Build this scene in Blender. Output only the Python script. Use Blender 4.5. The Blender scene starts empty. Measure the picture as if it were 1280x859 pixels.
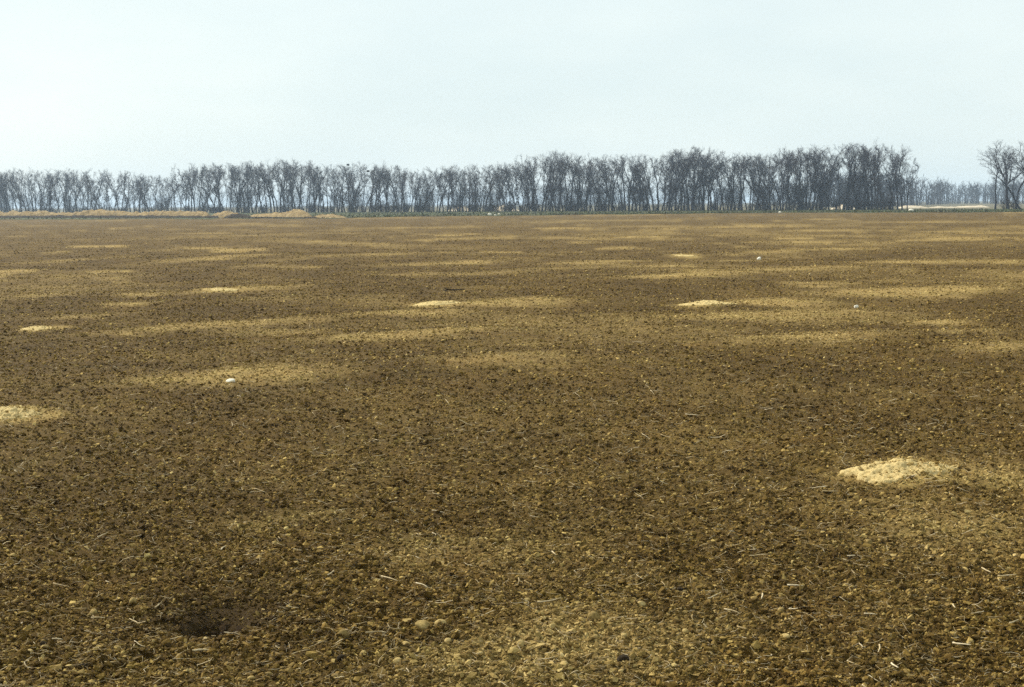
import bpy, math, random
import numpy as np
from mathutils import Vector, Matrix, Quaternion

# ------------------------------------------------------------------ camera, world, sun, exposure
S = bpy.context.scene
COL = S.collection
R = math.radians
F = 1778.0                       # focal length in photo pixels (50 mm on 36 mm film, 1280 px wide)
EYE = 1.7
PITCH = math.atan((429.5 - 255.0) / F)
ROLL = math.atan(10.0 / 1280.0)  # the horizon climbs a little to the right
cd = bpy.data.cameras.new('camera'); cam = bpy.data.objects.new('camera', cd); COL.objects.link(cam)
cd.sensor_width = 36.0; cd.lens = 50.0; cd.clip_start = 0.05; cd.clip_end = 20000.0
cam.matrix_world = (Matrix.Translation((0, 0, EYE)) @ Matrix.Rotation(math.pi / 2 - PITCH, 4, 'X') @ Matrix.Rotation(-ROLL, 4, 'Z'))
S.camera = cam
CAMROT = np.array(cam.matrix_world.to_3x3())

SUN_EL, SUN_AZ = R(37), R(-52)   # ahead and to the left; azimuth clockwise from +Y
W = bpy.data.worlds.new('World'); S.world = W; W.use_nodes = True
wn, wl = W.node_tree.nodes, W.node_tree.links
wn.clear()
sky = wn.new('ShaderNodeTexSky'); sky.sky_type = 'NISHITA'; sky.sun_disc = False
sky.sun_elevation = SUN_EL; sky.sun_rotation = SUN_AZ % (2 * math.pi)
sky.air_density = 1.0; sky.dust_density = 2.0; sky.ozone_density = 1.5
# a thin even veil of high cloud over the clear sky
tc = wn.new('ShaderNodeTexCoord'); mp = wn.new('ShaderNodeMapping'); mp.inputs['Scale'].default_value = (1.0, 1.0, 3.2)
ns = wn.new('ShaderNodeTexNoise'); ns.inputs['Scale'].default_value = 2.6; ns.inputs['Detail'].default_value = 6; ns.inputs['Roughness'].default_value = 0.55
cr = wn.new('ShaderNodeValToRGB'); cr.color_ramp.elements[0].position = 0.3; cr.color_ramp.elements[1].position = 0.7
cr.color_ramp.elements[0].color = (6.5, 7.55, 7.6, 1); cr.color_ramp.elements[1].color = (7.95, 8.7, 8.4, 1)
mx = wn.new('ShaderNodeMix'); mx.data_type = 'RGBA'; mx.inputs['Factor'].default_value = 0.88
bg = wn.new('ShaderNodeBackground'); bg.inputs['Strength'].default_value = 0.1
wo = wn.new('ShaderNodeOutputWorld')
wl.new(tc.outputs['Generated'], mp.inputs['Vector']); wl.new(mp.outputs['Vector'], ns.inputs['Vector'])
wl.new(ns.outputs['Fac'], cr.inputs['Fac']); wl.new(sky.outputs['Color'], mx.inputs['A']); wl.new(cr.outputs['Color'], mx.inputs['B'])
wl.new(mx.outputs['Result'], bg.inputs['Color']); wl.new(bg.outputs['Background'], wo.inputs['Surface'])

sd = bpy.data.lights.new('sun', 'SUN'); so = bpy.data.objects.new('sun', sd); COL.objects.link(so)
sd.energy = 5.0; sd.angle = R(1.0); sd.color = (1.0, 0.94, 0.83)
sdir = Vector((math.sin(SUN_AZ) * math.cos(SUN_EL), math.cos(SUN_AZ) * math.cos(SUN_EL), math.sin(SUN_EL)))
so.rotation_euler = sdir.to_track_quat('Z', 'Y').to_euler()
S.view_settings.view_transform = 'Standard'; S.view_settings.look = 'None'
S.view_settings.exposure = 0.3; S.view_settings.gamma = 1.0; S.view_settings.use_curve_mapping = False
S.cycles.max_bounces = 5; S.cycles.volume_bounces = 1; S.cycles.use_denoising = False

# ------------------------------------------------------------------ helpers
rng = np.random.default_rng(7)
rnd = random.Random(11)

def ray(px, py):
    v = CAMROT @ np.array([(px - 640.0) / F, (429.5 - py) / F, -1.0])
    return v
def at(px, py, z=0.0):
    """point on the plane at height z under a photo pixel"""
    v = ray(px, py); t = (z - EYE) / v[2]
    return np.array([v[0] * t, v[1] * t, z])
def at_dist(px, d):
    """ground point in the direction of photo column px, d metres ahead"""
    return np.array([(px - 640.0) / F * d, d, 0.0])
def horizon(px): return 260.0 - 10.0 * px / 1280.0

def hash2(ix, iy, seed):
    h = (ix.astype(np.int64) * 374761393 + iy.astype(np.int64) * 668265263 + seed * 974634777) & 0xFFFFFFFF
    h = ((h ^ (h >> 13)) * 1274126177) & 0xFFFFFFFF
    h = ((h ^ (h >> 16)) * 2246822519) & 0xFFFFFFFF
    return ((h ^ (h >> 15)) & 0xFFFFFF) / float(0xFFFFFF)
def vnoise(x, y, seed=0):
    x0 = np.floor(x); y0 = np.floor(y); fx = x - x0; fy = y - y0
    fx = fx * fx * (3 - 2 * fx); fy = fy * fy * (3 - 2 * fy)
    a = hash2(x0, y0, seed); b = hash2(x0 + 1, y0, seed); c = hash2(x0, y0 + 1, seed); d = hash2(x0 + 1, y0 + 1, seed)
    return (a + (b - a) * fx) * (1 - fy) + (c + (d - c) * fx) * fy
def fbm(x, y, seed=0, octv=4, gain=0.5):
    s = 0; a = 1; t = 0
    for i in range(octv):
        s = s + a * vnoise(x * 2 ** i + 17.3 * i, y * 2 ** i - 9.1 * i, seed + i); t += a; a *= gain
    return s / t
def smooth(e0, e1, x):
    t = np.clip((x - e0) / (e1 - e0), 0, 1); return t * t * (3 - 2 * t)

def mesh_np(name, verts, faces, mat=None, smooth_shade=True):
    """faces: int array (n,3) or (n,4)"""
    verts = np.asarray(verts, dtype=np.float32); faces = np.asarray(faces, dtype=np.int32)
    m = bpy.data.meshes.new(name); k = faces.shape[1]; n = len(faces)
    m.vertices.add(len(verts)); m.vertices.foreach_set('co', verts.ravel())
    m.loops.add(n * k); m.loops.foreach_set('vertex_index', faces.ravel())
    m.polygons.add(n); m.polygons.foreach_set('loop_start', np.arange(0, n * k, k, dtype=np.int32))
    m.polygons.foreach_set('use_smooth', np.full(n, smooth_shade))
    m.update(calc_edges=True)
    if mat: m.materials.append(mat)
    return m
def link(name, data, parent=None):
    o = bpy.data.objects.new(name, data); COL.objects.link(o)
    if parent: o.parent = parent
    return o
def tag(o, label=None, cat=None, group=None, kind=None):
    if label: o['label'] = label
    if cat: o['category'] = cat
    if group: o['group'] = group
    if kind: o['kind'] = kind
    return o

class MB:
    """collects tubes and blades, builds one triangle mesh"""
    def __init__(s): s.v = []; s.f = []
    def tube(s, pts, radii, sides):
        b = len(s.v); n = len(pts)
        for i, p in enumerate(pts):
            d = (pts[min(i + 1, n - 1)] - pts[max(i - 1, 0)])
            d = d.normalized() if d.length > 1e-9 else Vector((0, 0, 1))
            u = d.cross(Vector((0.31, 0.95, 0.05))); u = u.normalized() if u.length > 1e-6 else Vector((1, 0, 0))
            w = d.cross(u)
            for k in range(sides):
                a = 2 * math.pi * k / sides
                s.v.append(p + (u * math.cos(a) + w * math.sin(a)) * radii[i])
        for i in range(n - 1):
            for k in range(sides):
                a = b + i * sides + k; c = b + i * sides + (k + 1) % sides
                s.f.append((a, c, c + sides)); s.f.append((a, c + sides, a + sides))
        s.v.append(pts[-1] + (pts[-1] - pts[-2]) * 0.15); t = len(s.v) - 1
        for k in range(sides): s.f.append((b + (n - 1) * sides + k, b + (n - 1) * sides + (k + 1) % sides, t))
        s.v.append(pts[0]); t = len(s.v) - 1
        for k in range(sides): s.f.append((b + (k + 1) % sides, b + k, t))
    def arr(s): return np.array([tuple(p) for p in s.v], dtype=np.float32), np.array(s.f, dtype=np.int32)
    def mesh(s, name, mat): v, f = s.arr(); return mesh_np(name, v, f, mat)

# ------------------------------------------------------------------ materials
def new_mat(name):
    m = bpy.data.materials.new(name); m.use_nodes = True
    nt = m.node_tree; b = nt.nodes['Principled BSDF']; b.inputs['Roughness'].default_value = 0.95
    b.inputs['Specular IOR Level'].default_value = 0.12
    return m, nt, b
def math_node(nt, op, a, b=None, clamp=False):
    n = nt.nodes.new('ShaderNodeMath'); n.operation = op; n.use_clamp = clamp
    for i, v in enumerate((a, b)):
        if v is None: continue
        if isinstance(v, (int, float)): n.inputs[i].default_value = v
        else: nt.links.new(v, n.inputs[i])
    return n.outputs[0]
def noise(nt, vec, scale, detail=4, rough=0.6):
    n = nt.nodes.new('ShaderNodeTexNoise'); n.inputs['Scale'].default_value = scale
    n.inputs['Detail'].default_value = detail; n.inputs['Roughness'].default_value = rough
    nt.links.new(vec, n.inputs['Vector']); return n.outputs['Fac']
def ramp(nt, fac, stops):
    n = nt.nodes.new('ShaderNodeValToRGB'); e = n.color_ramp.elements
    while len(e) < len(stops): e.new(0.5)
    for i, (p, c) in enumerate(stops): e[i].position = p; e[i].color = (*c, 1)
    nt.links.new(fac, n.inputs['Fac']); return n.outputs['Color']
def mixc(nt, fac, a, b, blend='MIX'):
    n = nt.nodes.new('ShaderNodeMix'); n.data_type = 'RGBA'; n.blend_type = blend
    for s, v in (('Factor', fac), ('A', a), ('B', b)):
        if isinstance(v, (int, float)): n.inputs[s].default_value = v
        elif isinstance(v, tuple): n.inputs[s].default_value = (*v, 1)
        else: nt.links.new(v, n.inputs[s])
    return n.outputs['Result']
def bump(nt, b, h, strength, dist):
    n = nt.nodes.new('ShaderNodeBump'); n.inputs['Strength'].default_value = strength; n.inputs['Distance'].default_value = dist
    nt.links.new(h, n.inputs['Height']); nt.links.new(n.outputs['Normal'], b.inputs['Normal'])

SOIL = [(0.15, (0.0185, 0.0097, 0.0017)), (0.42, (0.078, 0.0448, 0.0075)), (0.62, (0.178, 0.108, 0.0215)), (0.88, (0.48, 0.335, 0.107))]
PALE = [(0.25, (0.17, 0.105, 0.030)), (0.52, (0.39, 0.272, 0.092)), (0.8, (0.60, 0.45, 0.19))]
def soil_material(name, instanced=False):
    m, nt, b = new_mat(name)
    pos = nt.nodes.new('ShaderNodeNewGeometry').outputs['Position']
    def attr(a):
        n = nt.nodes.new('ShaderNodeAttribute'); n.attribute_name = a
        n.attribute_type = 'INSTANCER' if instanced else 'GEOMETRY'; return n.outputs['Fac']
    pale = attr('pale'); fine = noise(nt, pos, 55, 3, 0.7); mid = noise(nt, pos, 5.5, 4, 0.65)
    big = noise(nt, pos, 0.55, 5, 0.65)
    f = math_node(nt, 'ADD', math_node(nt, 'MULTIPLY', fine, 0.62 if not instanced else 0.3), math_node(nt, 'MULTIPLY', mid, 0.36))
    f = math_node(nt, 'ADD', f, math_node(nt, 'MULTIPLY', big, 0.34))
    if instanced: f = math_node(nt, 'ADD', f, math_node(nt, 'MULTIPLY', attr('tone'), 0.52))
    f = math_node(nt, 'SUBTRACT', f, 0.245 if not instanced else 0.185)  # bare sheet set darker than the crumbs: shade of the gaps put into colour
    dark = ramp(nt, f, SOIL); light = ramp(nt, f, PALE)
    # breakup of the pale crumbs in the dark soil
    pf = math_node(nt, 'MULTIPLY', pale, math_node(nt, 'ADD', math_node(nt, 'MULTIPLY', math_node(nt, 'ADD', noise(nt, pos, 24, 4, 0.8), noise(nt, pos, 2.6, 5, 0.75)), 1.9), -0.95))
    pf = math_node(nt, 'MAXIMUM', pf, 0.0)
    pf = math_node(nt, 'MINIMUM', pf, 1.0)
    c = mixc(nt, pf, dark, light)
    # faint hues: greenish seedlings and weeds, reddish crumbs
    hue = noise(nt, pos, 1.3, 5, 0.75)
    g = math_node(nt, 'MULTIPLY', math_node(nt, 'SUBTRACT', hue, 0.52, True), 3.0, True)
    c = mixc(nt, math_node(nt, 'MULTIPLY', g, 0.5), c, (0.93, 1.1, 0.8), 'MULTIPLY')
    r = math_node(nt, 'MULTIPLY', math_node(nt, 'SUBTRACT', 0.46, hue, True), 3.0, True)
    c = mixc(nt, math_node(nt, 'MULTIPLY', r, 0.6), c, (1.12, 0.93, 0.85), 'MULTIPLY')
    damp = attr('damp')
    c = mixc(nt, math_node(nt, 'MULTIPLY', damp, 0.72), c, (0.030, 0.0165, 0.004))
    nt.links.new(c, b.inputs['Base Color'])
    bump(nt, b, noise(nt, pos, 70 if not instanced else 160, 5, 0.75), 0.9, 0.02 if not instanced else 0.006)
    return m
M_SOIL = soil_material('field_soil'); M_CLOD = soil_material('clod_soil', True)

def simple_mat(name, stops, scale, bump_s=0.4, bump_d=0.004, rough=0.95, obj_random=0.0):
    m, nt, b = new_mat(name); b.inputs['Roughness'].default_value = rough
    pos = nt.nodes.new('ShaderNodeNewGeometry').outputs['Position']
    f = noise(nt, pos, scale, 5, 0.7)
    if obj_random:
        oi = nt.nodes.new('ShaderNodeObjectInfo').outputs['Random']
        f = math_node(nt, 'ADD', f, math_node(nt, 'MULTIPLY', math_node(nt, 'SUBTRACT', oi, 0.5), obj_random))
    nt.links.new(ramp(nt, f, stops), b.inputs['Base Color'])
    if bump_s: bump(nt, b, noise(nt, pos, scale * 1.7, 5, 0.75), bump_s, bump_d)
    return m
M_TAN = simple_mat('tan_clod', [(0.25, (0.17, 0.115, 0.038)), (0.5, (0.33, 0.235, 0.085)), (0.8, (0.50, 0.37, 0.155))], 60, 0.8, 0.006, obj_random=0.35)
M_DARKCLOD = simple_mat('dark_clod', [(0.3, (0.012, 0.008, 0.004)), (0.7, (0.045, 0.03, 0.013))], 60, 0.8, 0.006)
M_MOUND = simple_mat('pale_mound_soil', [(0.25, (0.30, 0.21, 0.075)), (0.5, (0.56, 0.42, 0.18)), (0.72, (0.72, 0.57, 0.29))], 75, 1.0, 0.01)
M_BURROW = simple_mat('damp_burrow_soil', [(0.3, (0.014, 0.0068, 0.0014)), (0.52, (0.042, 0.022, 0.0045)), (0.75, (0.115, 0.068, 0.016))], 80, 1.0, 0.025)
M_STALK = simple_mat('dry_stalk', [(0.25, (0.20, 0.135, 0.055)), (0.5, (0.42, 0.32, 0.165)), (0.8, (0.68, 0.58, 0.40))], 45, 0.3, 0.002, 0.7, obj_random=0.4)
M_DARKWOOD = simple_mat('weathered_dark_wood', [(0.3, (0.012, 0.009, 0.006)), (0.7, (0.05, 0.036, 0.022))], 40)
M_WHITE = simple_mat('white_stone', [(0.3, (0.70, 0.64, 0.50)), (0.7, (0.86, 0.82, 0.70))], 30, 0.3, 0.01)
M_BARK = simple_mat('dark_bark', [(0.3, (0.010, 0.0095, 0.0155)), (0.6, (0.025, 0.022, 0.030)), (0.85, (0.055, 0.048, 0.054))], 4, 0.5, 0.02, obj_random=0.3)
M_TWIG = simple_mat('grey_twigs', [(0.3, (0.026, 0.023, 0.034)), (0.7, (0.078, 0.066, 0.075))], 2, 0.0, obj_random=0.35)
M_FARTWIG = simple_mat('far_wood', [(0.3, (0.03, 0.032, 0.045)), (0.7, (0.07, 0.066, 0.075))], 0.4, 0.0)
M_BUSH = simple_mat('brush_twigs', [(0.3, (0.010, 0.010, 0.014)), (0.7, (0.036, 0.030, 0.032))], 2, 0.0, obj_random=0.4)
M_SPOIL = simple_mat('tan_spoil', [(0.3, (0.14, 0.095, 0.04)), (0.52, (0.30, 0.21, 0.095)), (0.75, (0.46, 0.35, 0.18))], 1.6, 0.9, 0.25)
M_SHADOWSTRIP = simple_mat('shadow_strip_earth', [(0.3, (0.016, 0.011, 0.008)), (0.7, (0.055, 0.04, 0.024))], 1.6, 0.9, 0.25)
M_GRASS = simple_mat('spring_grass', [(0.36, (0.060, 0.048, 0.020)), (0.50, (0.058, 0.060, 0.020)), (0.58, (0.056, 0.080, 0.026)), (0.68, (0.15, 0.125, 0.055))], 0.14, 0.6, 0.1)
M_FAR = simple_mat('far_stubble', [(0.3, (0.07, 0.065, 0.038)), (0.7, (0.17, 0.145, 0.085))], 0.05, 0.0)

# ------------------------------------------------------------------ the field: relief and pale patches
# light patches of old burrow spoil: photo x1, y1, x2, y2, half thickness, strength
BANDS = [(120,421,370,402,6,.75),(270,416,400,418,5,.5),(190,483,420,464,13,.75),(240,368,380,360,4,.65),(255,366,300,364,2,1.1),
 (130,383,200,381,2,.65),(585,382,700,377,5,.95),(450,395,560,390,5,.75),(430,428,600,416,7,.8),(550,457,690,449,10,.75),
 (905,382,1015,376,5,1.05),(800,351,930,345,3,.95),(930,341,1060,335,4,.65),(835,322,872,321,1.4,1.5),(700,331,790,328,2.5,.8),(700,337,880,331,2.5,.5),
 (1040,371,1210,363,6,.95),(880,403,1080,389,9,.8),(950,433,1090,421,8,.7),(1150,406,1205,402,3,.85),(1150,419,1240,414,4,.5),(1180,446,1290,436,8,.45),
 (1110,329,1290,326,3,.65),(1010,315,1080,310,2.5,.65),(930,319,1000,314,2,.55),(780,298,830,297,1.6,1.0),(692,287,712,285,1.2,1.1),
 (480,333,640,326,2.5,.55),(480,346,640,340,2.5,.45),(380,323,520,317,2,.45),(200,329,340,318,3,.55),(300,335,350,333,1.5,.75),(-10,353,18,351,2,.8),(0,376,120,366,4,.35),
 (540,301,640,296,2,.5),(880,286,1000,281,2,.45),(1000,289,1060,287,1.5,.55),(1150,291,1230,288,1.5,.5),(1220,293,1290,290,1.5,.55),
 (150,300,420,292,2,.3),(420,288,600,283,1.5,.35),(640,278,840,275,1,.35),(1060,279,1250,276,1,.35),(0,330,150,322,2,.3),
 (540,860,810,785,50,.75),(620,795,760,765,22,.5),(1100,690,1290,650,34,.45),(1170,604,1300,600,26,.75),(1090,640,1200,632,20,.32),(470,700,640,680,30,.2),(60,400,160,395,3,.35),(320,300,560,310,2,.3),(1080,660,1230,650,26,.3),(250,655,420,640,10,.15)]
BANDP = []
for x1, y1, x2, y2, th, s in BANDS:
    a = at(x1, y1)[:2]; b = at(x2, y2)[:2]; xm, ym = (x1 + x2) / 2, (y1 + y2) / 2
    dep = abs(at(xm, ym - th)[1] - at(xm, ym + th)[1]) / 2
    BANDP.append((a, b, max(dep, 0.12), s, math.hypot(*(b - a))))
# fresh pale mounds: photo x1, x2 (foot), y of the centre of the foot, height in metres, label
MOUNDS = [(1050,1204,595,0.066,'large fresh pale sandy soil mound rising from dark field'),
          (-50,52,521,0.06,'long pale soil mound with dark streak along its foot'),
          (26,70,412.5,0.035,'small flat pale soil mound alone on dark left-hand soil'),
          (512,578,382.5,0.05,'bright pale soil mound joined to a long faint band of light soil'),
          (848,922,381.5,0.04,'low yellowish pale soil mound with light band trailing off beside it'),
          (255,302,366.5,0.04,'thin faded pale soil mound beyond the white stone'),
          (838,871,322.2,0.022,'narrow far-off pale soil mound shining as a thin line')]
MP = []
for x1, x2, yc, h, lab in MOUNDS:
    c = at((x1 + x2) / 2, yc); rx = (x2 - x1) / 2 * c[1] / F; ry = max(0.45 * rx, 0.28)
    if yc < 400: ry = 0.6 * rx
    MP.append((c[0], c[1], rx, ry, h, lab))
BUR = at(258, 762); BUR_N = at(256, 785)     # burrow: middle of the hollow, near lip

def pale_mask(x, y):
    p = np.zeros_like(x)
    wob = 0.75 * (fbm(x * 1.1, y * 1.1, 31, 4) - 0.5) + 0.45 * (fbm(x * 4.5, y * 3.2, 37, 4, .7) - 0.5)
    for a, b, dep, s, L in BANDP:
        d = b - a; t = ((x - a[0]) * d[0] + (y - a[1]) * d[1]) / max(L * L, 1e-6)
        across = ((x - a[0]) * d[1] - (y - a[1]) * d[0]) / max(L, 1e-6)
        r = np.sqrt(((t - 0.5) * 1.5) ** 2 + (across / (dep * 1.2 * max(abs(d[0]) / L, .45))) ** 2) + wob * 1.2
        p = np.maximum(p, (.16 + .95 * s) * smooth(1.38, 0.15, r))
    # scattered faint patches everywhere else
    n = fbm(x * 0.16 + 3, y * 0.10 - 5, 77, 5, 0.6)
    p = np.maximum(p, 0.42 * smooth(0.54, 0.75, n) * (0.35 + 0.65 * smooth(9, 25, np.hypot(x, y))))
    n2 = fbm(x * 0.9, y * 0.7, 91, 4, 0.6); n3 = fbm(x * 0.30 + 9, y * 0.36, 55, 4, 0.55)
    p = np.maximum(p, 0.85 * smooth(0.64, 0.76, n3) * smooth(14, 30, np.hypot(x, y)) * smooth(130, 60, np.hypot(x, y)))
    p = p * (0.55 + 0.9 * n2) + 0.14 * smooth(0.5, 0.75, n2) + 0.05 * smooth(25, 80, np.hypot(x, y))
    for mx_, my_, rx, ry, h, _ in MP:
        r = np.sqrt(((x - mx_ - .12 * rx) / (rx * 1.6)) ** 2 + ((y - my_ + .1 * ry) / (ry * 1.9)) ** 2) + wob * 1.3
        p = np.maximum(p, 1.2 * smooth(1.15, 0.5, r))
    return p
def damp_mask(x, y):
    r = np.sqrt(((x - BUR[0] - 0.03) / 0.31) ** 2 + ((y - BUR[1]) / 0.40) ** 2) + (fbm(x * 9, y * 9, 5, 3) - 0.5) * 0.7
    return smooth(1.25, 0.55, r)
def hollow(x, y):
    """depth of the burrow mouth: gentle slope on the far side, steep near lip"""
    u = (x - BUR_N[0] - .015) / 0.145; v = (y - (BUR_N[1] + 0.07))
    v = np.where(v > 0, v / 0.37, v / 0.10)
    u = u / (0.85 + 0.4 * np.clip(v, 0, 1.5))
    return 0.13 * np.exp(-(u * u + v * v) ** 0.8) + 0.15 * np.exp(-((u * 1.7) ** 2 + np.where(v > 0, v * 2.6, v) ** 2) ** 1.2)
def mound_h(x, y, k):
    mx_, my_, rx, ry, h, _ = MP[k]
    ang = np.arctan2((y - my_) / ry, (x - mx_) / rx)
    r = np.sqrt(((x - mx_) / rx) ** 2 + ((y - my_) / ry) ** 2)
    r = r / (1 + 0.05 * np.sin(ang * 2 + k) + 0.09 * np.sin(ang * 3 + 2.1 * k + 1) + 0.06 * np.sin(ang * 5 + k) + 0.04 * np.sin(ang * 9 + k) + 0.25 * (fbm(x * 5, y * 5, 160 + k, 3) - .5))
    e = np.clip(1 - r, 0, 1)
    return h * (1 - np.clip(r, 0, 1) ** 2) ** 1.25 * (0.8 + 0.4 * fbm(x * 7, y * 7, 60 + k, 3)) * smooth(0, 0.12, e)
def relief(x, y):
    d = np.hypot(x, y); far = smooth(170, 90, d)
    h = far * (0.16 * (fbm(x * 0.13, y * 0.13, 3, 3) - 0.5) + 0.05 * (fbm(x * 0.7, y * 0.7, 8, 3) - 0.5))
    for a, b, dep, s, L in BANDP:
        if L > 25: continue
        dd = b - a; t = np.clip(((x - a[0]) * dd[0] + (y - a[1]) * dd[1]) / max(L * L, 1e-6), 0, 1)
        dx = x - (a[0] + dd[0] * t); dy = y - (a[1] + dd[1] * t)
        h = h + far * 0.05 * s * np.exp(-((dx / (0.4 * L)) ** 2 + (dy / max(dep, .5)) ** 2))
    return h
def clodgrain(x, y):
    d = np.hypot(x, y); near = smooth(26, 10, d)
    n = np.abs(vnoise(x * 17, y * 17, 21) - 0.5) * 2
    n2 = vnoise(x * 34, y * 34, 22); n3 = vnoise(x * 7, y * 7, 23)
    return near * (0.012 * (1 - n) + 0.018 * n2 + 0.014 * vnoise(x * 60, y * 60, 24) + 0.018 * n3 - 0.03)
Z0 = float(relief(np.array([0.0]), np.array([6.0]))[0])
def H(x, y):
    x = np.asarray(x, float); y = np.asarray(y, float)
    dm = damp_mask(x, y)
    return relief(x, y) - Z0 * smooth(170, 90, np.hypot(x, y)) + clodgrain(x, y) * (1 - 0.75 * dm) - hollow(x, y)
def H1(x, y): return float(H(np.array([x]), np.array([y]))[0])

# one sheet to the horizon, finer towards the viewer
ang = np.concatenate([np.radians(np.linspace(-180, -34, 44)[:-1]), np.radians(np.linspace(-34, -25, 40)[:-1]),
                      np.radians(np.linspace(-25, 25, 820)), np.radians(np.linspace(25, 34, 40)[1:]), np.radians(np.linspace(34, 180, 44)[1:-1])])
inv = np.linspace(1 / 3.6, 1 / 130.0, 420)
rad = np.concatenate([[0.4, 1, 1.8, 2.6, 3.1], 1 / inv, np.geomspace(140, 6000, 40)])
A, D = np.meshgrid(ang, rad)
X = D * np.sin(A); Y = D * np.cos(A)
Z = H(X.ravel(), Y.ravel())
nr, na = X.shape
V = np.stack([X.ravel(), Y.ravel(), Z], 1)
ii, jj = np.meshgrid(np.arange(nr - 1), np.arange(na), indexing='ij')
ii = ii.ravel(); jj = jj.ravel(); j2 = (jj + 1) % na
FQ = np.stack([ii * na + jj, (ii + 1) * na + jj, (ii + 1) * na + j2, ii * na + j2], 1)[:, ::-1]
V = np.vstack([V, [[0, 0, float(Z[0])]]]); c = len(V) - 1
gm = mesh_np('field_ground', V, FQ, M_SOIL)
pa = gm.attributes.new('pale', 'FLOAT', 'POINT'); pa.data.foreach_set('value', pale_mask(V[:, 0], V[:, 1]).astype(np.float32))
da = gm.attributes.new('damp', 'FLOAT', 'POINT'); da.data.foreach_set('value', damp_mask(V[:, 0], V[:, 1]).astype(np.float32))
ground = link('field_ground', gm); tag(ground, 'harrowed dark brown field with pale patches and dry litter', kind='structure')

# ------------------------------------------------------------------ shelterbelt line, grass verge, far field
def belt_d(px): return 1.0 / (1 / 395.0 + (1 / 262.0 - 1 / 395.0) * px / 1280.0)
def strip(name, pxs, d0, d1, mat, z, rows=6, wav=0.0, seed=1):
    vs = []; fs = []
    for i, p in enumerate(pxs):
        for r in range(rows + 1):
            t = r / rows; d = d0(p) * (1 - t) + d1(p) * t
            if wav and r in (0,): d += wav * (float(vnoise(np.array([p * 0.09]), np.array([0.5]), seed)[0]) - 0.5)
            q = at_dist(p, d); vs.append((q[0], q[1], z))
    for i in range(len(pxs) - 1):
        for r in range(rows):
            a = i * (rows + 1) + r; b = a + rows + 1
            fs.append((a, b, b + 1, a + 1))
    return link(name, mesh_np(name, vs, fs, mat))
pxs = list(np.linspace(-420, 1900, 150))
edge = lambda p: float(np.interp(p, [-420, 0, 400, 520, 640, 1000, 1280, 1900], [230, 212, 188, 205, 212, 222, 196, 190]))
verge = strip('grass_verge', pxs, edge, lambda p: belt_d(p) + 14, M_GRASS, 0.02, 6, 26, 4); tag(verge, kind='structure')
farf = strip('far_field', list(np.linspace(-900, 2400, 40)), lambda p: belt_d(p) + 13, lambda p: 2600, M_FAR, 0.012, 10); tag(farf, kind='structure')

# short spring grass standing on the verge
gv = []; gf = []
for _ in range(15000):
    p = rng.uniform(-120, 1400); d = edge(p) + (belt_d(p) - edge(p)) * rng.random() ** 1.5
    if p < 300 and rng.random() < 0.7: continue
    q = at_dist(p, d); h = rng.uniform(0.04, 0.2) * (2.6 if rng.random() < .10 else 1); a = rng.uniform(0, math.pi); w = rng.uniform(0.05, 0.16)
    dx, dy = w * math.cos(a), w * math.sin(a); b = len(gv)
    gv += [(q[0] - dx, q[1] - dy, 0.02), (q[0] + dx, q[1] + dy, 0.02), (q[0] + dy * .6 + rng.normal(0, .04), q[1] - dx * .6, 0.02 + h)]
    gf.append((b, b + 1, b + 2))
tag(link('grass', mesh_np('grass', gv, gf, M_GRASS)), 'short green spring grass along the foot of the bare trees', 'grass', kind='stuff')

# ------------------------------------------------------------------ bare trees
def rot_about(d, ax_seed, ang):
    u = d.cross(Vector((0, 0, 1)) if abs(d.z) < 0.95 else Vector((1, 0, 0))).normalized()
    u = Quaternion(d, ax_seed) @ u
    return (Quaternion(u, ang) @ d).normalized()
def path(r, p, d, L, n, jit, trop):
    pts = [p.copy()]; dirs = [d.copy()]
    for i in range(n):
        d = (d + Vector((r.gauss(0, jit), r.gauss(0, jit), r.gauss(0, jit * 0.6) + trop))).normalized()
        p = p + d * (L / n); pts.append(p.copy()); dirs.append(d.copy())
    return pts, dirs
def pick(pts, dirs, t):
    f = t * (len(pts) - 1); i = min(int(f), len(pts) - 2); u = f - i
    return pts[i].lerp(pts[i + 1], u), dirs[i + 1]
def grow(r, mb, p, d, L, rad, lev, cfg):
    n = (0, 5, 4, 3, 2)[lev]; pts, dirs = path(r, p, d, L, n, (0, .15, .2, .26, .3)[lev], (0, .12, .09, .05, .03)[lev])
    tip = rad * (0, .35, .3, .4, .6)[lev]
    mb.tube(pts, [rad + (tip - rad) * i / n for i in range(n + 1)], (0, 5, 4, 3, 3)[lev])
    if lev >= 4: return
    k = cfg['n'][lev]
    for i in range(k):
        t = 0.22 + 0.78 * (i + r.random() * .8) / k
        q, dd = pick(pts, dirs, min(t, 0.999))
        a = R(r.uniform(18, 52)) if lev < 3 else R(r.uniform(25, 75))
        nl = L * r.uniform(.38, .62) * (1.12 - 0.45 * t)
        grow(r, mb, q, rot_about(dd, r.uniform(0, 2 * math.pi), a), max(nl, .35), max(rad * (0.62 - .2 * t), cfg['tw']), lev + 1, cfg)
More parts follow.
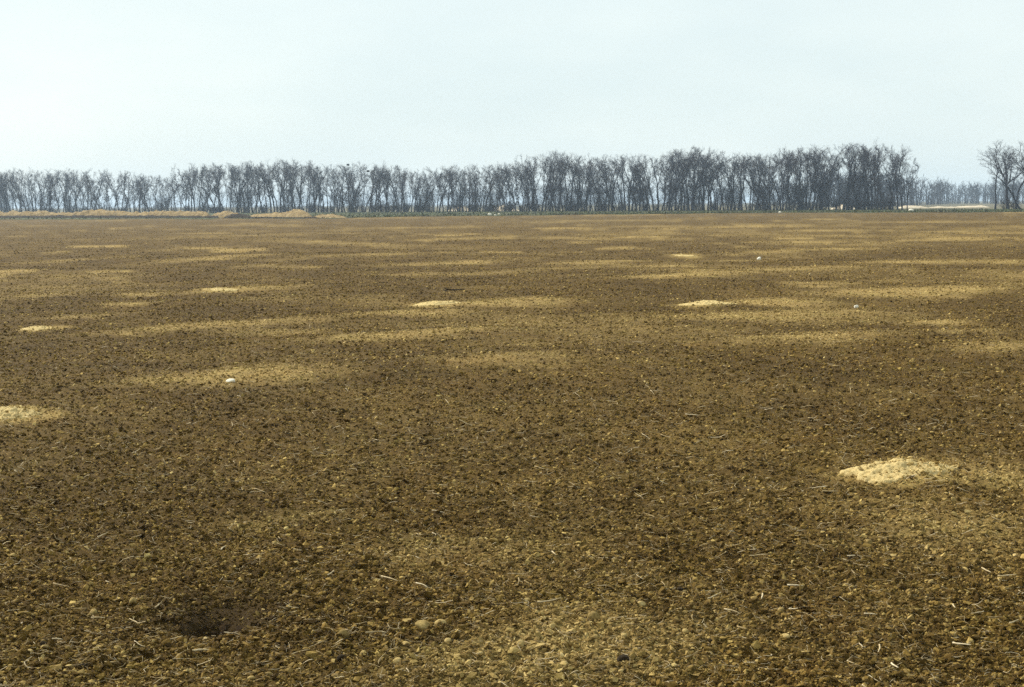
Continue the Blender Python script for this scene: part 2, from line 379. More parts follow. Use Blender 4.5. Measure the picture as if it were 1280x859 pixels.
def make_tree(seed, kind):
    """a tree 12 m tall; returns meshes (trunk with its leaders, crown of side branches and twigs)"""
    r = random.Random(seed); tb = MB(); cb = MB(); HT = 12.0
    cfg = {'n': (0, 5, 6, 5), 'tw': 0.0095}
    stems = {'clump': 3, 'twin': 2}.get(kind, 1); axes = []
    for s in range(stems):
        az = 2 * math.pi * (s / stems) + r.random(); sp = r.uniform(0, .07) if stems == 1 else r.uniform(.08, .2)
        d0 = Vector((math.cos(az) * sp, math.sin(az) * sp, 1)).normalized()
        if kind == 'leaning': d0 = Vector((-.6, .05, 1)).normalized()
        off = .25 * (stems > 1); tl = HT * r.uniform(.82, .95) * (1 - .08 * s)
        pts, dirs = path(r, Vector((off * math.cos(az), off * math.sin(az), -.15)), d0, tl, 16, .085, .03 if kind != 'leaning' else .005)
        r0 = (r.uniform(.15, .22) if stems == 1 else r.uniform(.10, .14)) * (1.2 if kind == 'vase' else 1)
        tb.tube(pts, [(r0 * 1.3 if i == 0 else r0) * (1 - .85 * (i / 16) ** .85) for i in range(17)], 7)
        axes.append((pts, dirs, 0.0))
        for i in range({'vase': 5, 'slim': 1, 'clump': 1, 'twin': 1}.get(kind, r.choice((2, 3)))):     # co-leading limbs
            t = r.uniform(.2, .58) if kind != 'vase' else r.uniform(.36, .55)
            q, dd = pick(pts, dirs, t); a = R(r.uniform(11, 27) if kind != 'vase' else r.uniform(24, 46))
            L = (HT * r.uniform(.84, .98) - q.z) * (1.02 if kind != 'vase' else 1.12)
            lp, ld = path(r, q, rot_about(dd, r.uniform(0, 6.28), a), L, 10, .12, .06 if kind != 'vase' else .035)
            rl = r0 * (1 - .8 * t) * .72
            tb.tube(lp, [rl * (1 - .82 * j / 10) for j in range(11)], 5); axes.append((lp, ld, t))
    for pts, dirs, t0 in axes:
        nb = 15 if t0 == 0 else 11
        for i in range(nb):
            t = (.34 if t0 == 0 else .15) + (.66 if t0 == 0 else .85) * ((i + r.random()) / nb) ** .85
            q, dd = pick(pts, dirs, min(t, .999)); hz = q.z / HT
            L = r.uniform(.7, 2.1) * (1.15 if hz > .55 else .8) * (.75 if kind == 'slim' else 1) * (1.25 if kind == 'vase' else 1)
            grow(r, cb, q, rot_about(dd, r.uniform(0, 6.28), R(r.uniform(25, 62))), L, .034, 2, cfg)
    pts, dirs, _ = axes[0]
    for i in range({'bushy': 22}.get(kind, 5)):     # shoots low on the stem
        q, dd = pick(pts, dirs, r.uniform(.05, .45))
        grow(r, cb, q, rot_about(dd, r.uniform(0, 6.28), R(r.uniform(25, 65))), r.uniform(.9, 2.4), .02, 2 if kind == 'bushy' else 3, cfg)
    zmax = sorted(p.z for p in cb.v)[int(len(cb.v) * .99)]; k = HT / zmax
    for mb in (tb, cb): mb.v = [Vector((p.x, p.y, p.z * k)) for p in mb.v]
    return tb.mesh('tree_trunk', M_BARK), cb.mesh('tree_crown', M_TWIG)
def make_shrub(seed, HT, stems, spread):
    r = random.Random(seed); mb = MB(); cfg = {'n': (0, 5, 4, 3), 'tw': 0.012}
    for s in range(stems):
        az = r.uniform(0, 6.28); sp = r.uniform(.05, spread)
        d = Vector((math.cos(az) * sp, math.sin(az) * sp, 1)).normalized()
        grow(r, mb, Vector((math.cos(az) * .25 * r.random(), math.sin(az) * .25 * r.random(), -.08)), d, HT * r.uniform(.65, 1.0), .028, 2, cfg)
    return mb.mesh('shrub', M_BUSH)

KINDS = ['slim', 'plain', 'plain', 'twin', 'slim', 'plain', 'bushy', 'plain', 'twin', 'slim', 'vase', 'clump', 'plain', 'leaning', 'bushy']
PROTO = [(k, make_tree(100 + 7 * i, k)) for i, k in enumerate(KINDS)]
BYKIND = {}
for k, m in PROTO: BYKIND.setdefault(k, []).append(m)
G_BELT = 'bare trees of the shelterbelt across the field'
def plant(px, d, h, kind, label, group, rz=None, wide=1.0):
    q = at_dist(px, d); tk, ck = rnd.choice(BYKIND[kind])
    e = bpy.data.objects.new('bare_tree', None); COL.objects.link(e); e.empty_display_size = .5
    e.location = (q[0], q[1], 0); s = h / 12.0
    e.scale = (s * wide, s * wide, s); e.rotation_euler = (0, 0, rnd.uniform(0, 6.28) if rz is None else rz)
    link('trunk', tk, e); link('crown', ck, e)
    return tag(e, label, 'tree', group)
TOPX = [-60,0,60,100,150,190,215,235,265,300,330,370,395,410,425,440,470,500,520,540,560,585,605,640,660,680,700,740,770,800,840,865,890,910,930,960,985,1010,1030,1040,1055,1070,1090,1110,1125,1140,1150]
TOPY = [216,216,213,214,214,216,222,212,207,204,207,203,205,212,207,205,208,208,214,220,209,212,207,207,202,196,193,195,196,197,193,187,192,196,195,195,189,186,190,196,185,181,182,183,188,203,210]
def hgt(px, d): return (horizon(px) + EYE * F / d - float(np.interp(px, TOPX, TOPY))) * d / F
ZONES = [(-999, 268, 'behind the long tan earth bank'), (268, 312, 'behind the half-dark earth heap'), (312, 394, 'behind the highest tan earth heap'),
         (394, 436, 'behind the low reddish earth heap'), (436, 520, 'behind the large dark thickets'), (520, 602, 'at the low dip in the row'),
         (602, 660, 'behind the white stones'), (660, 850, 'in the tall dense stretch'), (850, 985, 'between fan-crowned tree and break'),
         (985, 1040, 'beside the narrow break in the row'), (1040, 1999, 'in the tall end clump')]
def zone(px): return next(t for a, b, t in ZONES if a <= px < b)
LABS = {'slim': 'slender upright leafless tree ', 'plain': 'leafless shelterbelt tree with forked dark trunk ', 'twin': 'leafless tree with two stems from one foot ',
        'clump': 'leafless tree of three spreading stems ', 'bushy': 'leafless tree with bushy shoots low on its trunk '}
px = -50.0; row = 0
while px < 1128:
    d = belt_d(px) + (0, 5, 10)[row % 3] + rnd.uniform(-1.2, 1.2); row += 1
    gap = 1036 < px < 1048
    if not gap:
        u = rnd.random()
        kind = 'bushy' if (u < (.34 if 620 < px < 860 else .13)) else 'twin' if u < .42 else 'clump' if u < .46 else 'slim' if u < .66 else 'plain'
        lab = LABS[kind] + zone(px)
        plant(px, d, hgt(px, d) * rnd.choice((1.0, 1.03, .98, .92, .82)), kind, lab, G_BELT, wide=rnd.uniform(.92, 1.25))
    px += rnd.uniform(2.9, 6.0) * (1.12 if px > 1050 else 1.0)
d = belt_d(865) - 3
plant(866, d, hgt(866, d), 'vase', 'leafless tree with broad fan-shaped crown rising above the shelterbelt', None, 0.6, 1.15)
d = belt_d(1015) - 2
plant(1014, d, hgt(1012, d), 'bushy', 'tall leafless tree with dark thicket of shoots beside the break in the row', None, 1.1, 1.0)
d = belt_d(1130)
plant(1133, d, hgt(1133, d) * .95, 'plain', 'thin leafless tree ending the shelterbelt beside the open gap', None, 0.4, .9)

LAB_R = 'leafless tree of the small stand across the gap from the shelterbelt'
for px, hh, kd in ((1243, 74, 'slim'), (1259, 84, 'vase'), (1269, 80, 'slim'), (1285, 84, 'plain'), (1298, 82, 'vase'), (1316, 80, 'plain'), (1335, 82, 'twin'), (1360, 80, 'plain')):
    d = 262 + rnd.uniform(-4, 5); plant(px, d, hh * d / F, kd, LAB_R, 'trees across the gap', wide=1.15)
d = 258; plant(1275, d, 66 * d / F, 'leaning', 'leafless tree with strongly slanting trunk in the stand across the gap', None, 0.0, 1.2)

# saplings and brush under the trees
SAP = [make_shrub(300 + i, 5.5, 9, .26) for i in range(4)]; SHR = [make_shrub(400 + i, 2.2, 15, .75) for i in range(4)]
def brush(name, mesh, px, d, s, label, cat, group, w=1.0):
    q = at_dist(px, d); o = link(name, mesh); o.location = (q[0], q[1], 0); o.scale = (s * w, s * w, s); o.rotation_euler = (0, 0, rnd.uniform(0, 6.28))
    return tag(o, label, cat, group)
for i in range(210):
    px = rnd.uniform(-40, 1120) if i < 140 else rnd.uniform(420, 1120)
    if 1034 < px < 1050 or (px > 1050 and i % 3): continue
    brush('sapling', rnd.choice(SAP), px, belt_d(px) + rnd.uniform(-2, 12), rnd.uniform(.7, 1.35), 'leafless many-stemmed young tree among the trunks ' + zone(px), 'sapling', 'saplings among the trunks')
for i in range(150):
    px = rnd.uniform(-40, 1130)
    brush('shrub', rnd.choice(SHR), px, belt_d(px) + rnd.uniform(-3, 12), rnd.uniform(.5, 1.15), 'low dark leafless shrub growing ' + zone(px), 'shrub', 'shrubs at the foot of the shelterbelt', 1.3)
for px, s, w in ((4, 2.0, 1.3), (128, 1.4, 1.5), (205, 1.5, 1.4), (446, 1.5, 1.6), (468, 1.6, 1.4), (492, 1.4, 1.5), (1062, 1.5, 1.1), (1104, 1.6, 1.2), (1255, .9, 1.6), (1268, .8, 1.6)):
    brush('shrub', SHR[int(px) % 4], px, belt_d(px) - 5, s, 'large dark thicket of leafless stems standing out before the trunks', 'shrub', 'thickets before the trunks', w)

# rook nests high in the crowns
def nest(px, py, label):
    d = belt_d(px) + 1; v = ray(px, py); t = d / v[1]; mb = MB(); r = random.Random(px)
    for i in range(110):
        a = r.uniform(0, 6.28); b = a + r.uniform(1.2, 2.6); z = r.uniform(-.2, .16); k = .34 * (1 - abs(z) * 1.2)
        p = Vector((math.cos(a) * k, math.sin(a) * k, z)); q = Vector((math.cos(b) * k * 1.15, math.sin(b) * k * 1.15, z + r.uniform(-.08, .1)))
        mb.tube([p, (p + q) * .5 * 1.15, q], [.022, .022, .016], 3)
    o = link('bird_nest', mb.mesh('bird_nest', M_DARKWOOD)); o.location = (v[0] * t, d, EYE + v[2] * t)
    tag(o, label, 'nest')
nest(435, 206, 'dark twig nest at the very top of a shelterbelt tree')
nest(460, 214, 'dark twig nest sitting inside a crown below the topmost nest')
nest(548, 233, 'dark twig nest halfway up a tree beside the low dip in the row')

# far-off wood beyond the gap and behind the belt
def far_wood():
    lo = []
    for i in range(4):
        r = random.Random(900 + i); mb = MB()
        pts, dirs = path(r, Vector((0, 0, -.1)), Vector((0, 0, 1)), 9, 4, .06, .02); mb.tube(pts, [.2 - .035 * j for j in range(5)], 3)
        for j in range(15):
            q, dd = pick(pts, dirs, r.uniform(.03, .999)); bp, bd_ = path(r, q, rot_about(dd, r.uniform(0, 6.28), R(r.uniform(22, 52))), r.uniform(1.8, 3.4), 2, .2, .06)
            mb.tube(bp, [.06, .045, .03], 3)
            for k in range(2):
                q2, d2 = pick(bp, bd_, r.uniform(.3, .95)); e = q2 + rot_about(d2, r.uniform(0, 6.28), R(r.uniform(20, 55))) * r.uniform(.8, 1.8); mb.tube([q2, e], [.045, .025], 3)
        lo.append(mb.arr())
    vs = []; fs = []; base = 0
    spots = []
    for _ in range(560):
        p = rnd.uniform(1020, 1420); d = float(np.interp(p, [1020, 1115, 1160, 1200, 1260, 1420], [430, 440, 580, 760, 640, 520])) + rnd.uniform(0, 26); spots.append((p, d, rnd.choice((.35, .45, .6, .8, .9, 1.0, 1.08)) * rnd.uniform(.9, 1.05)))
    for _ in range(200):
        p = rnd.uniform(-260, 1020); spots.append((p, float(np.interp(p, [-260, 300, 1020], [1500, 1150, 700])) + rnd.uniform(0, 60), rnd.uniform(.75, 1.05)))
    for p, d, s in spots:
        v, f = lo[rnd.randrange(4)]; a = rnd.uniform(0, 6.28); q = at_dist(p, d)
        c_, s_ = math.cos(a), math.sin(a); w = 1.5
        x = (v[:, 0] * c_ - v[:, 1] * s_) * s * w + q[0]; y = (v[:, 0] * s_ + v[:, 1] * c_) * s * w + q[1]
        vs.append(np.stack([x, y, v[:, 2] * s], 1)); fs.append(f + base); base += len(v)
    o = link('far_wood', mesh_np('far_wood', np.vstack(vs), np.vstack(fs), M_FARTWIG))
    tag(o, 'far hazy blue-grey wood seen through the gap and between trunks', 'wood', kind='stuff')
far_wood()

# ------------------------------------------------------------------ earth banks on the left and pale sand beyond the gap
def bank(x1, x2, dfun, hpts, width, mat, label, seed, z=0.0, step=1.2, fringe=None):
    n = max(int((x2 - x1) / step), 12); m = 14; vs = []; fs = []
    for i in range(n + 1):
        p = x1 + (x2 - x1) * i / n; d = dfun(p); hh = float(np.interp(p, [a for a, _ in hpts], [b for _, b in hpts]))
        for j in range(m + 1):
            t = j / m; c = at_dist(p, d + (t - .5) * width)
            prof = max(0.0, math.sin(math.pi * t ** .8)) ** .85
            nz = float(fbm(np.array([c[0] * .6]), np.array([c[1] * .6]), seed, 5, .75)[0])
            vs.append((c[0], c[1], -.12 + z + (hh * .85 + .12) * prof * (.45 + 1.05 * nz)))
    for i in range(n):
        for j in range(m): a = i * (m + 1) + j; fs.append((a, a + m + 1, a + m + 2, a + 1))
    o = link('earth_bank', mesh_np('earth_bank', vs, fs, mat)); tag(o, label, 'earth bank'); return o
bd = lambda p: float(np.interp(p, [-80, 0, 270, 400, 430], [262, 246, 212, 192, 190]))
def fringe(parent, x1, x2, hpts, width, off, seed):  # low dark ridge before a bank: its shadow strip put into earth colour
    o = bank(x1, x2, lambda p: bd(p) - off, hpts, width, M_SHADOWSTRIP, None, seed)
    if 'category' in o: del o['category']
    o.name = 'shadow_fringe'; o.parent = parent
b1 = bank(-80, 268, bd, [(-80, 1.2), (0, 1.25), (35, 1.4), (70, 1.15), (100, 1.1), (135, 1.5), (160, 1.2), (200, 1.15), (240, 1.1), (262, .9), (268, .05)], 5.0, M_SPOIL, 'long low tan earth bank of spoil running in front of the trees', 50)
fringe(b1, -80, 276, [(-80, .35), (120, .45), (276, .4)], 3.4, 3.4, 51)
b2 = bank(262, 312, lambda p: bd(p) + 1.5, [(262, .1), (275, .95), (284, 1.1), (292, .95), (302, .65), (312, .05)], 5.0, M_SPOIL, 'short earth heap, half tan half dark, next to the long bank', 52)
fringe(b2, 284, 318, [(284, .25), (296, .95), (306, .6), (318, .2)], 3.0, 2.2, 53)
b3 = bank(308, 394, bd, [(308, .05), (320, .55), (335, .7), (355, .8), (365, 1.15), (378, 1.5), (386, 1.0), (394, .05)], 5.0, M_SPOIL, 'highest tan earth heap with a peak and white stone', 54)
fringe(b3, 300, 398, [(300, .2), (350, .22), (398, .2)], 2.2, 3.6, 55)
b4 = bank(392, 436, lambda p: bd(p) + 3, [(392, .1), (405, .55), (420, .6), (436, .05)], 4.0, M_SPOIL, 'low reddish earth heap fading into the green verge', 56)
M_SAND = simple_mat('pale_sand', [(0.3, (0.42, 0.33, 0.22)), (0.7, (0.66, 0.57, 0.43))], 0.8, 0.5, 0.2)
bank(1120, 1160, lambda p: 330, [(1120, .1), (1130, .8), (1150, .6), (1160, .1)], 6, M_SAND, 'small pale sand bank behind the last shelterbelt trunks', 57)
bank(1160, 1236, lambda p: 340, [(1160, .05), (1172, .45), (1190, .2), (1205, .4), (1225, .55), (1236, .05)], 7, M_SAND, 'long pale sand bank lying across the open gap', 58)
for x1, x2, hh, lab in ((560, 596, .9, 'pale earth bank seen under the trunks near the dip in the row'), (612, 652, 1.0, 'pinkish pale earth bank seen under the trunks behind white stones'),
                       (1038, 1070, .8, 'pale earth bank seen low behind the break in the shelterbelt')):
    bank(x1, x2, lambda p: belt_d(p) + 30, [(x1, .1), ((x1 + x2) / 2, hh + .7), (x2, .1)], 6, M_SAND, lab, int(x1))

# ------------------------------------------------------------------ soil mounds and the burrow
def mound_obj(k):
    mx_, my_, rx, ry, h, lab = MP[k]; n = 110; base = H1(mx_, my_)
    gx, gy = np.meshgrid(np.linspace(-1.3, 1.3, n), np.linspace(-1.3, 1.3, n)); x = mx_ + gx.ravel() * rx; y = my_ + gy.ravel() * ry
    mh = mound_h(x, y, k); sc = max(rx, .3)
    grain = (vnoise(x * 70, y * 70, 5) - .5) * .013 + (vnoise(x * 28, y * 28, 6) - .5) * .02 + (vnoise(x * 11, y * 11, 7) - .5) * .02
    z = H(x, y) * .6 + base * .4 + mh + grain * np.clip(mh / .03, 0, 1) - 0.03 * (mh < .004)
    keep = (mh > .0015).reshape(n, n); idx = np.arange(n * n).reshape(n, n)
    k4 = keep[:-1, :-1] | keep[1:, :-1] | keep[:-1, 1:] | keep[1:, 1:]
    f = np.stack([idx[:-1, :-1][k4], idx[:-1, 1:][k4], idx[1:, 1:][k4], idx[1:, :-1][k4]], 1)
    used, invx = np.unique(f.ravel(), return_inverse=True)
    v = np.stack([x, y, z], 1)[used]; o0 = np.array([mx_, my_, base]); v = v - o0
    o = link('soil_mound', mesh_np('soil_mound', v, invx.reshape(f.shape), M_MOUND)); o.location = o0
    tag(o, lab, 'soil mound')
for k in range(len(MP)): mound_obj(k)
def burrow():
    n = 90; x, y = np.meshgrid(np.linspace(BUR_N[0] - .34, BUR_N[0] + .34, n), np.linspace(BUR_N[1] - .12, BUR_N[1] + .62, n))
    hd = hollow(x.ravel(), y.ravel()); z = H(x.ravel(), y.ravel()) + .004 + (vnoise(x.ravel() * 60, y.ravel() * 60, 9) - .5) * .018
    keep = (hd > .075).reshape(n, n); idx = np.arange(n * n).reshape(n, n); k4 = keep[:-1, :-1] & keep[1:, :-1] & keep[:-1, 1:] & keep[1:, 1:]
    f = np.stack([idx[:-1, :-1][k4], idx[:-1, 1:][k4], idx[1:, 1:][k4], idx[1:, :-1][k4]], 1)
    used, invx = np.unique(f.ravel(), return_inverse=True); o0 = np.array([BUR_N[0], BUR_N[1], 0])
    o = link('animal_burrow', mesh_np('animal_burrow', np.stack([x.ravel(), y.ravel(), z], 1)[used] - o0, invx.reshape(f.shape), M_BURROW)); o.location = o0
    tag(o, 'dark animal burrow hole sunk into the soil with a steep lip', 'burrow')
burrow()

# ------------------------------------------------------------------ clods and crumbs of the field surface (uncountable)
import bmesh
def clod_mesh(name, seed, mat, sub=1, amp=.34):
    bm = bmesh.new(); bmesh.ops.create_icosphere(bm, subdivisions=sub, radius=1.0); r = random.Random(seed)
    ax = [Vector((r.gauss(0, 1), r.gauss(0, 1), r.gauss(0, 1))).normalized() for _ in range(6)]; lv = [r.uniform(.55, .9) for _ in ax]
    for v in bm.verts:
        for a, l in zip(ax, lv):                       # cut flat broken faces
            dd = v.co.dot(a)
            if dd > l: v.co -= a * (dd - l) * .85
        v.co *= 1 + r.uniform(-amp, amp) * (.6 if sub == 1 else .3)
    m = bpy.data.meshes.new(name); bm.to_mesh(m); bm.free(); m.materials.append(mat)
    m.polygons.foreach_set('use_smooth', np.full(len(m.polygons), sub > 1)); return m
def shard_mesh(name, seed, mat):
    """an angular broken crumb: the hull of a few random points"""
    r = random.Random(seed); bm = bmesh.new()
    for i in range(11):
        v = Vector((r.gauss(0, 1), r.gauss(0, 1), r.gauss(0, 1))).normalized() * r.uniform(.75, 1.2); bm.verts.new(v)
    h = bmesh.ops.convex_hull(bm, input=bm.verts)
    bmesh.ops.delete(bm, geom=[g for g in h['geom_interior'] if isinstance(g, bmesh.types.BMVert)], context='VERTS')
    m = bpy.data.meshes.new(name); bm.to_mesh(m); bm.free(); m.materials.append(mat); return m
def scatter(name, protos, P, scale, rot, attrs, label, cat):
    """points with stored size, turn and colour, each carrying one small mesh through geometry nodes"""
    src = bpy.data.collections.new(name + '_shapes')
    for i, m in enumerate(protos):
        o = bpy.data.objects.new('%s_shape_%02d' % (name, i), m); src.objects.link(o)
    m = bpy.data.meshes.new(name); m.vertices.add(len(P)); m.vertices.foreach_set('co', P.astype(np.float32).ravel())
    for an, arr in (('size', scale), ('turn', rot)):
        a = m.attributes.new(an, 'FLOAT_VECTOR', 'POINT'); a.data.foreach_set('vector', arr.astype(np.float32).ravel())
    a = m.attributes.new('pick', 'INT', 'POINT'); a.data.foreach_set('value', rng.integers(0, len(protos), len(P)).astype(np.int32))
    for an, arr in attrs.items():
        a = m.attributes.new(an, 'FLOAT', 'POINT'); a.data.foreach_set('value', arr.astype(np.float32))
    ng = bpy.data.node_groups.new(name, 'GeometryNodeTree')
    ng.interface.new_socket('Geometry', in_out='INPUT', socket_type='NodeSocketGeometry'); ng.interface.new_socket('Geometry', in_out='OUTPUT', socket_type='NodeSocketGeometry')
    N, Lk = ng.nodes, ng.links; gi = N.new('NodeGroupInput'); go = N.new('NodeGroupOutput')
    ci = N.new('GeometryNodeCollectionInfo'); ci.inputs['Collection'].default_value = src; ci.inputs['Separate Children'].default_value = True; ci.inputs['Reset Children'].default_value = True
    ip = N.new('GeometryNodeInstanceOnPoints'); ip.inputs['Pick Instance'].default_value = True
    def na(an, t): n = N.new('GeometryNodeInputNamedAttribute'); n.data_type = t; n.inputs['Name'].default_value = an; return n.outputs['Attribute']
    Lk.new(gi.outputs[0], ip.inputs['Points']); Lk.new(ci.outputs['Instances'], ip.inputs['Instance'])
    Lk.new(na('pick', 'INT'), ip.inputs['Instance Index']); Lk.new(na('size', 'FLOAT_VECTOR'), ip.inputs['Scale'])
    er = N.new('FunctionNodeEulerToRotation'); Lk.new(na('turn', 'FLOAT_VECTOR'), er.inputs[0]); Lk.new(er.outputs[0], ip.inputs['Rotation'])
    Lk.new(ip.outputs['Instances'], go.inputs[0])
    o = link(name, m); md = o.modifiers.new('scatter', 'NODES'); md.node_group = ng
    return tag(o, label, cat, kind='stuff')

def ring(n, d0, d1, half=24.0):
    d = 1 / rng.uniform(1 / d1, 1 / d0, n); a = np.radians(rng.uniform(-half, half, n)); return d * np.tan(a), d
x, y = ring(640000, 4.0, 170.0)                          # sizes and numbers change evenly with distance
ok = rng.random(len(x)) < .56 + .44 * smooth(6, 30, y); x, y = x[ok], y[ok]
r0 = .0017 + .0135 * (1 - np.exp(-y / 40)); r1 = .018 + .022 * (1 - np.exp(-y / 50)); ex = 3.1 - .8 * smooth(15, 60, y)
r = (r0 ** (1 - ex) + rng.random(len(x)) * (r1 ** (1 - ex) - r0 ** (1 - ex))) ** (1 / (1 - ex))
mh = np.zeros_like(x)
for k in range(len(MP)): mh = np.maximum(mh, mound_h(x, y, k))
dm = damp_mask(x, y)
keep = ((mh < .012) | ((r < .016) & (rng.random(len(x)) < .8))) & ((hollow(x, y) < .045) | ((r < .0075) & (rng.random(len(x)) < .75)))
x, y, r, mh, dm = x[keep], y[keep], r[keep], mh[keep], dm[keep]
pl = pale_mask(x, y); z = H(x, y) + mh
tone = np.clip(rng.normal(.40, .31, len(x)) - .25 * smooth(.006, .02, r) * (y < 14), 0, 1.2); pl = np.clip(pl * rng.uniform(.45, 1.35, len(x)), 0, 1.4) + .8 * (rng.random(len(x)) < .035)
pl = np.where(mh > .004, 1.3, pl)
sc = np.stack([r * rng.uniform(.9, 1.7, len(x)), r * rng.uniform(.7, 1.1, len(x)), r * rng.uniform(.5, 1.0, len(x))], 1)
turn = np.stack([rng.normal(0, .4, len(x)), rng.normal(0, .4, len(x)), rng.uniform(0, 6.28, len(x))], 1)
CLODS = [shard_mesh('crumb', 20 + i, M_CLOD) for i in range(16)]
scatter('soil_crumbs', CLODS, np.stack([x, y, z + r * .22], 1), sc, turn, {'pale': pl, 'tone': tone, 'damp': dm * .7}, 'loose brown crumbs and clods covering the harrowed field', 'soil')

# chopped straw litter
def stalk_mesh(name, seed, mat, bend=.12, rad=.028, knee=False, L=1.0, sides=5):
    r = random.Random(seed); mb = MB(); pts = []; p = Vector((-.5 * L, 0, 0)); d = Vector((1, r.uniform(-.2, .2), 0)).normalized()
    for i in range(6):
        pts.append(p.copy()); d = (d + Vector((0, r.gauss(0, bend), r.gauss(0, bend * .5)))).normalized()
        if knee and i == 3: d = (d + Vector((-.5, r.choice((-1, 1)) * 1.1, 0))).normalized()
        p = p + d * (L / 5)
    mb.tube(pts, [rad * r.uniform(.75, 1.15) * (1 - .08 * i) for i in range(6)], sides)
    return mb.mesh(name, mat)
LITTER = [stalk_mesh('straw', 50 + i, M_STALK, .22, .022, i % 4 == 0, sides=3) for i in range(7)]
n = 15000
x, y = ring(n, 4.0, 20.0); L = rng.uniform(.014, .058, n) * np.where(rng.random(n) < .12, 1.6, 1.0); L *= np.clip(y / 6, 1, 1.8)
ok = hollow(x, y) < .03; x, y, L = x[ok], y[ok], L[ok]; n = len(x)
th = rng.uniform(.4, 1.2, n)
scatter('straw_litter', LITTER, np.stack([x, y, H(x, y) + .012], 1), np.stack([L, L * th, L * th], 1),
        np.stack([rng.normal(0, .4, n), rng.normal(0, .22, n), rng.uniform(0, 6.28, n)], 1), {'pale': rng.random(n)}, 'short bits of pale dry straw scattered over the soil', 'straw')

# ------------------------------------------------------------------ single clods, stalks and stones one can point at
BIG = [clod_mesh('clod', 70 + i, M_TAN, 3, .1) for i in range(6)]; BIGD = [clod_mesh('clod', 90 + i, M_DARKCLOD, 3, .1) for i in range(4)]
def clod(px, py, w, dark=False, label=None, flat=.7):
    q = at(px, py); rr = w / 2 * q[1] / F * 1.1; o = link('soil_clod', rnd.choice(BIGD if dark else BIG))
    o.location = (q[0], q[1], H1(q[0], q[1]) + rr * .38); o.scale = (rr * 1.1, rr * .95, rr * flat); o.rotation_euler = (rnd.gauss(0, .25), rnd.gauss(0, .25), rnd.uniform(0, 6.28))
    if label: tag(o, label, 'clod')
    elif dark: tag(o, 'small dark brown clod lying loose on the soil', 'clod', 'dark clods')
    else: tag(o, 'pale tan rounded clod lying loose on the soil', 'clod', 'pale clods')
clod(429, 797, 15, label='rounded tan clod with cracked surface beside darker soil', flat=.9)
clod(529, 790, 21, label='long flat tan clod overhanging a dark shadow')
clod(551, 789, 15, label='knobbly tan clod touching the long flat clod', flat=.9)
clod(742, 788, 15, label='largest round pale clod in the light crumbly patch', flat=.95)
clod(779, 832, 16, True, 'angular dark clod with sharp upper edge on pale soil')
for a in ((507,811,11),(454,824,9),(337,846,9),(497,839,11),(629,772,7),(802,769,12),(744,808,9),(659,752,8),(659,812,8),(651,824,11),(857,800,8),(780,807,8),(896,779,8),
          (116,766,11),(37,821,9),(56,817,10),(49,825,8),(166,756,11),(199,791,7),(147,816,8),(259,854,9),(314,852,9),(1086,685,9),(976,760,9),(982,800,10),(1164,735,7),(1240,760,7),(705,842,10),(600,835,9),(560,812,9),(690,800,8)): clod(*a)
for a in ((427,830,11),(850,737,9),(252,842,9),(105,834,9),(175,823,10),(890,806,8),(1042,748,8),(1194,803,9),(1020,803,8),(55,811,9)): clod(*a, True)

STK = [stalk_mesh('stalk', 200 + i, M_STALK, .10, .05) for i in range(6)]; STKK = [stalk_mesh('stalk', 220 + i, M_STALK, .16, .045, True) for i in range(3)]
def stalk(x1, y1, x2, y2, label=None, kneed=False, rad=1.0, mat=None, mesh=None):
    a = at(x1, y1); b = at(x2, y2); c_ = (a + b) / 2; v = b - a; L = math.hypot(v[0], v[1]); up = 0.0
    hx = abs(v[0])
    if L > 3.0 * hx + .02:            # steep in the picture: a stub that stands up a little rather than a very long one lying flat
        L2 = max(hx * 1.6, .06); up = 0.12; v = v * (L2 / L); L = math.hypot(L2, L2 * math.tan(up))
    o = link('dry_stalk', mesh or rnd.choice(STKK if kneed else STK)); zz = max(H1(a[0], a[1]), H1(b[0], b[1]), H1(c_[0], c_[1])) + .014 + (L * math.sin(up) / 2)
    t = .075 * rad / max(L, .05)
    t = min(t, 1.4)
    o.location = (c_[0], c_[1], zz); o.rotation_euler = (0, -up if y2 < y1 else up, math.atan2(v[1], v[0])); o.scale = (L, L * (.4 if kneed else t), L * (t if not kneed else t))
    if label: tag(o, label, 'stalk')
    else: tag(o, 'pale dry broken stalk lying flat on the brown soil', 'stalk', 'dry stalks')
stalk(162,779,180,791,'bent bone-pale stalk curling beside the burrow', True)
stalk(189,767,203,752,'grey straight stalk leaning up near the burrow mouth')
stalk(238,821,264,817,'white stalk with thick stub end below the burrow', False, 1.3)
stalk(672,764,702,763,'long straight whitish stalk casting a dark shadow on pale patch')
stalk(477,725,500,730,'bright cream stalk on bare brown soil away from other stalks')
for a in ((200,776,203,765),(114,776,132,775),(65,807,79,806),(131,836,147,835),(267,681,269,688),(269,697,286,678),(78,707,99,699),(67,732,84,737),(122,672,134,669),
          (520,733,537,736),(410,721,420,716),(457,797,490,794),(374,774,382,777),(645,722,655,735),(730,740,744,735),(722,711,734,709),(885,755,901,750),(905,764,926,767),(950,741,959,756),
          (911,665,920,665),(857,830,876,826),(922,792,931,796),(984,737,1003,737),(1059,703,1076,702),(1227,721,1242,727),(1247,730,1270,731),(1270,755,1282,749),(1080,773,1095,773),(1032,775,1047,781),
          (1235,782,1250,780),(1262,792,1275,789),(1191,814,1214,820),(1225,818,1237,822),(1067,804,1087,824),(1098,812,1104,823),(1112,835,1126,845),(1190,766,1196,775),(290,540,292,528),(690,690,698,694),(540,665,548,668),(1028,615,1047,615)):
    stalk(*a, kneed=rnd.random() < .22)
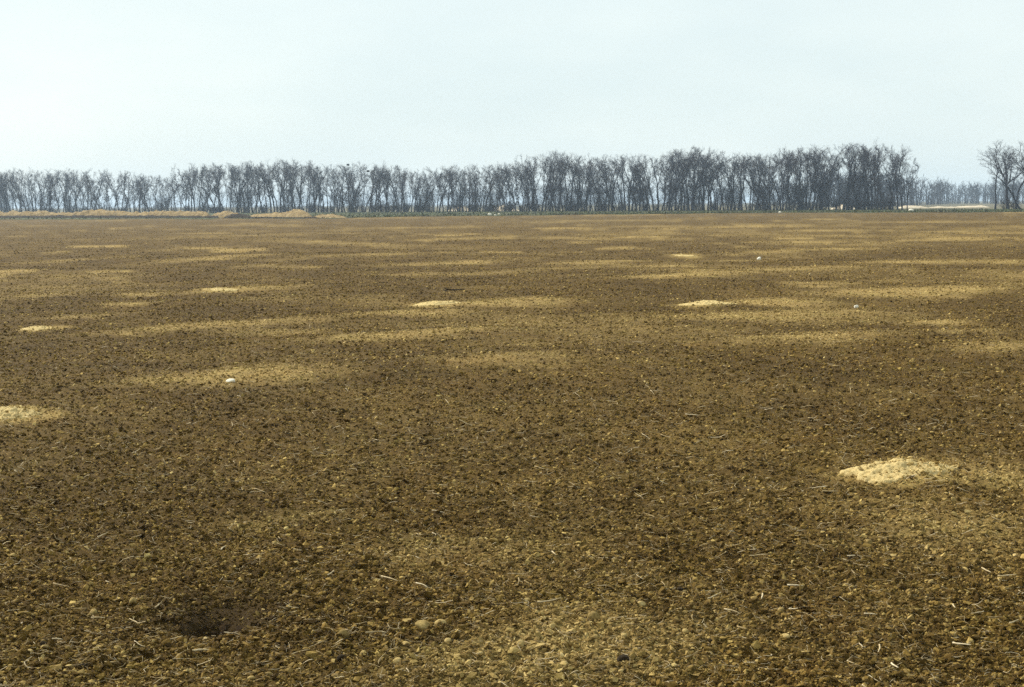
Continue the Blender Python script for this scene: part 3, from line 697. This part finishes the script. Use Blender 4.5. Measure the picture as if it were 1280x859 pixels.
def stone(px, py, w, label, flat=.6, group=None):
    q = at(px, py); rr = w / 2 * q[1] / F; m = clod_mesh('white_stone', int(px), M_WHITE, 3, .12); o = link('white_stone', m)
    o.location = (q[0], q[1], (H1(q[0], q[1]) if q[1] < 150 else 0.02) + rr * flat * .5); o.scale = (rr, rr * .8, rr * flat); o.rotation_euler = (0, 0, rnd.uniform(0, .6)); tag(o, label, 'stone', group)
stone(289, 482, 13, 'white flat stone lying alone on a faint light patch', .5)
stone(949, 325, 6, 'white rounded stone alone on the dark far field', .9)
stone(1070, 384, 7, 'dull white stone beside long light bands of soil', .8)
stone(375.5, 270.5, 6, 'white stone on the flank of the highest earth heap', .7)
for a in ((612,269.5,5),(619,269.8,3),(624,268.6,3),(634,269,2.5),(646,268.6,2.5)): stone(*a, 'white stone on the verge below the trunks', .8, 'white stones on the verge')
stone(975, 266.5, 4, 'single white stone on the verge right of the fan-crowned tree'.replace('right of', 'past'), .7)
stone(1139, 264, 7, 'long white stone on grass beside the open gap', .5)
# dark branch lying far out on the field
mb = MB(); q = at(568, 367); Lb = 26 * q[1] / F
mb.tube([Vector((-Lb * .5, 0, .07)), Vector((-Lb * .3, .02, .035)), Vector((0, .03, .03)), Vector((Lb * .25, 0, .035)), Vector((Lb * .5, -.02, .05))], [.008, .013, .014, .011, .007], 6)
mb.tube([Vector((-Lb * .3, .02, .035)), Vector((-Lb * .42, .05, .02)), Vector((-Lb * .55, .1, .03))], [.014, .011, .007], 5)
o = link('fallen_branch', mb.mesh('fallen_branch', M_DARKWOOD)); o.location = (q[0], q[1], H1(q[0], q[1]) + .01); tag(o, 'thin dark fallen branch lying on the field beyond bright mound', 'branch')

# ------------------------------------------------------------------ the hazy air
hm, hnt, hb = new_mat('hazy_air'); hnt.nodes.remove(hb)
pv = hnt.nodes.new('ShaderNodeVolumePrincipled'); pv.inputs['Color'].default_value = (0.62, 0.79, 1.0, 1); pv.inputs['Density'].default_value = 0.00036; pv.inputs['Anisotropy'].default_value = 0.2
hnt.links.new(pv.outputs['Volume'], hnt.nodes['Material Output'].inputs['Volume'])
bx = 6200.0
hv = [(sx * bx, sy * bx, z_) for z_ in (-1.5, 24.0) for sy in (-1, 1) for sx in (-1, 1)]
hf = [(0, 2, 3, 1), (4, 5, 7, 6), (0, 1, 5, 4), (2, 6, 7, 3), (0, 4, 6, 2), (1, 3, 7, 5)]
tag(link('haze', mesh_np('haze', hv, hf, hm, False)), 'thin bluish haze in the air over the field', 'haze', kind='stuff')
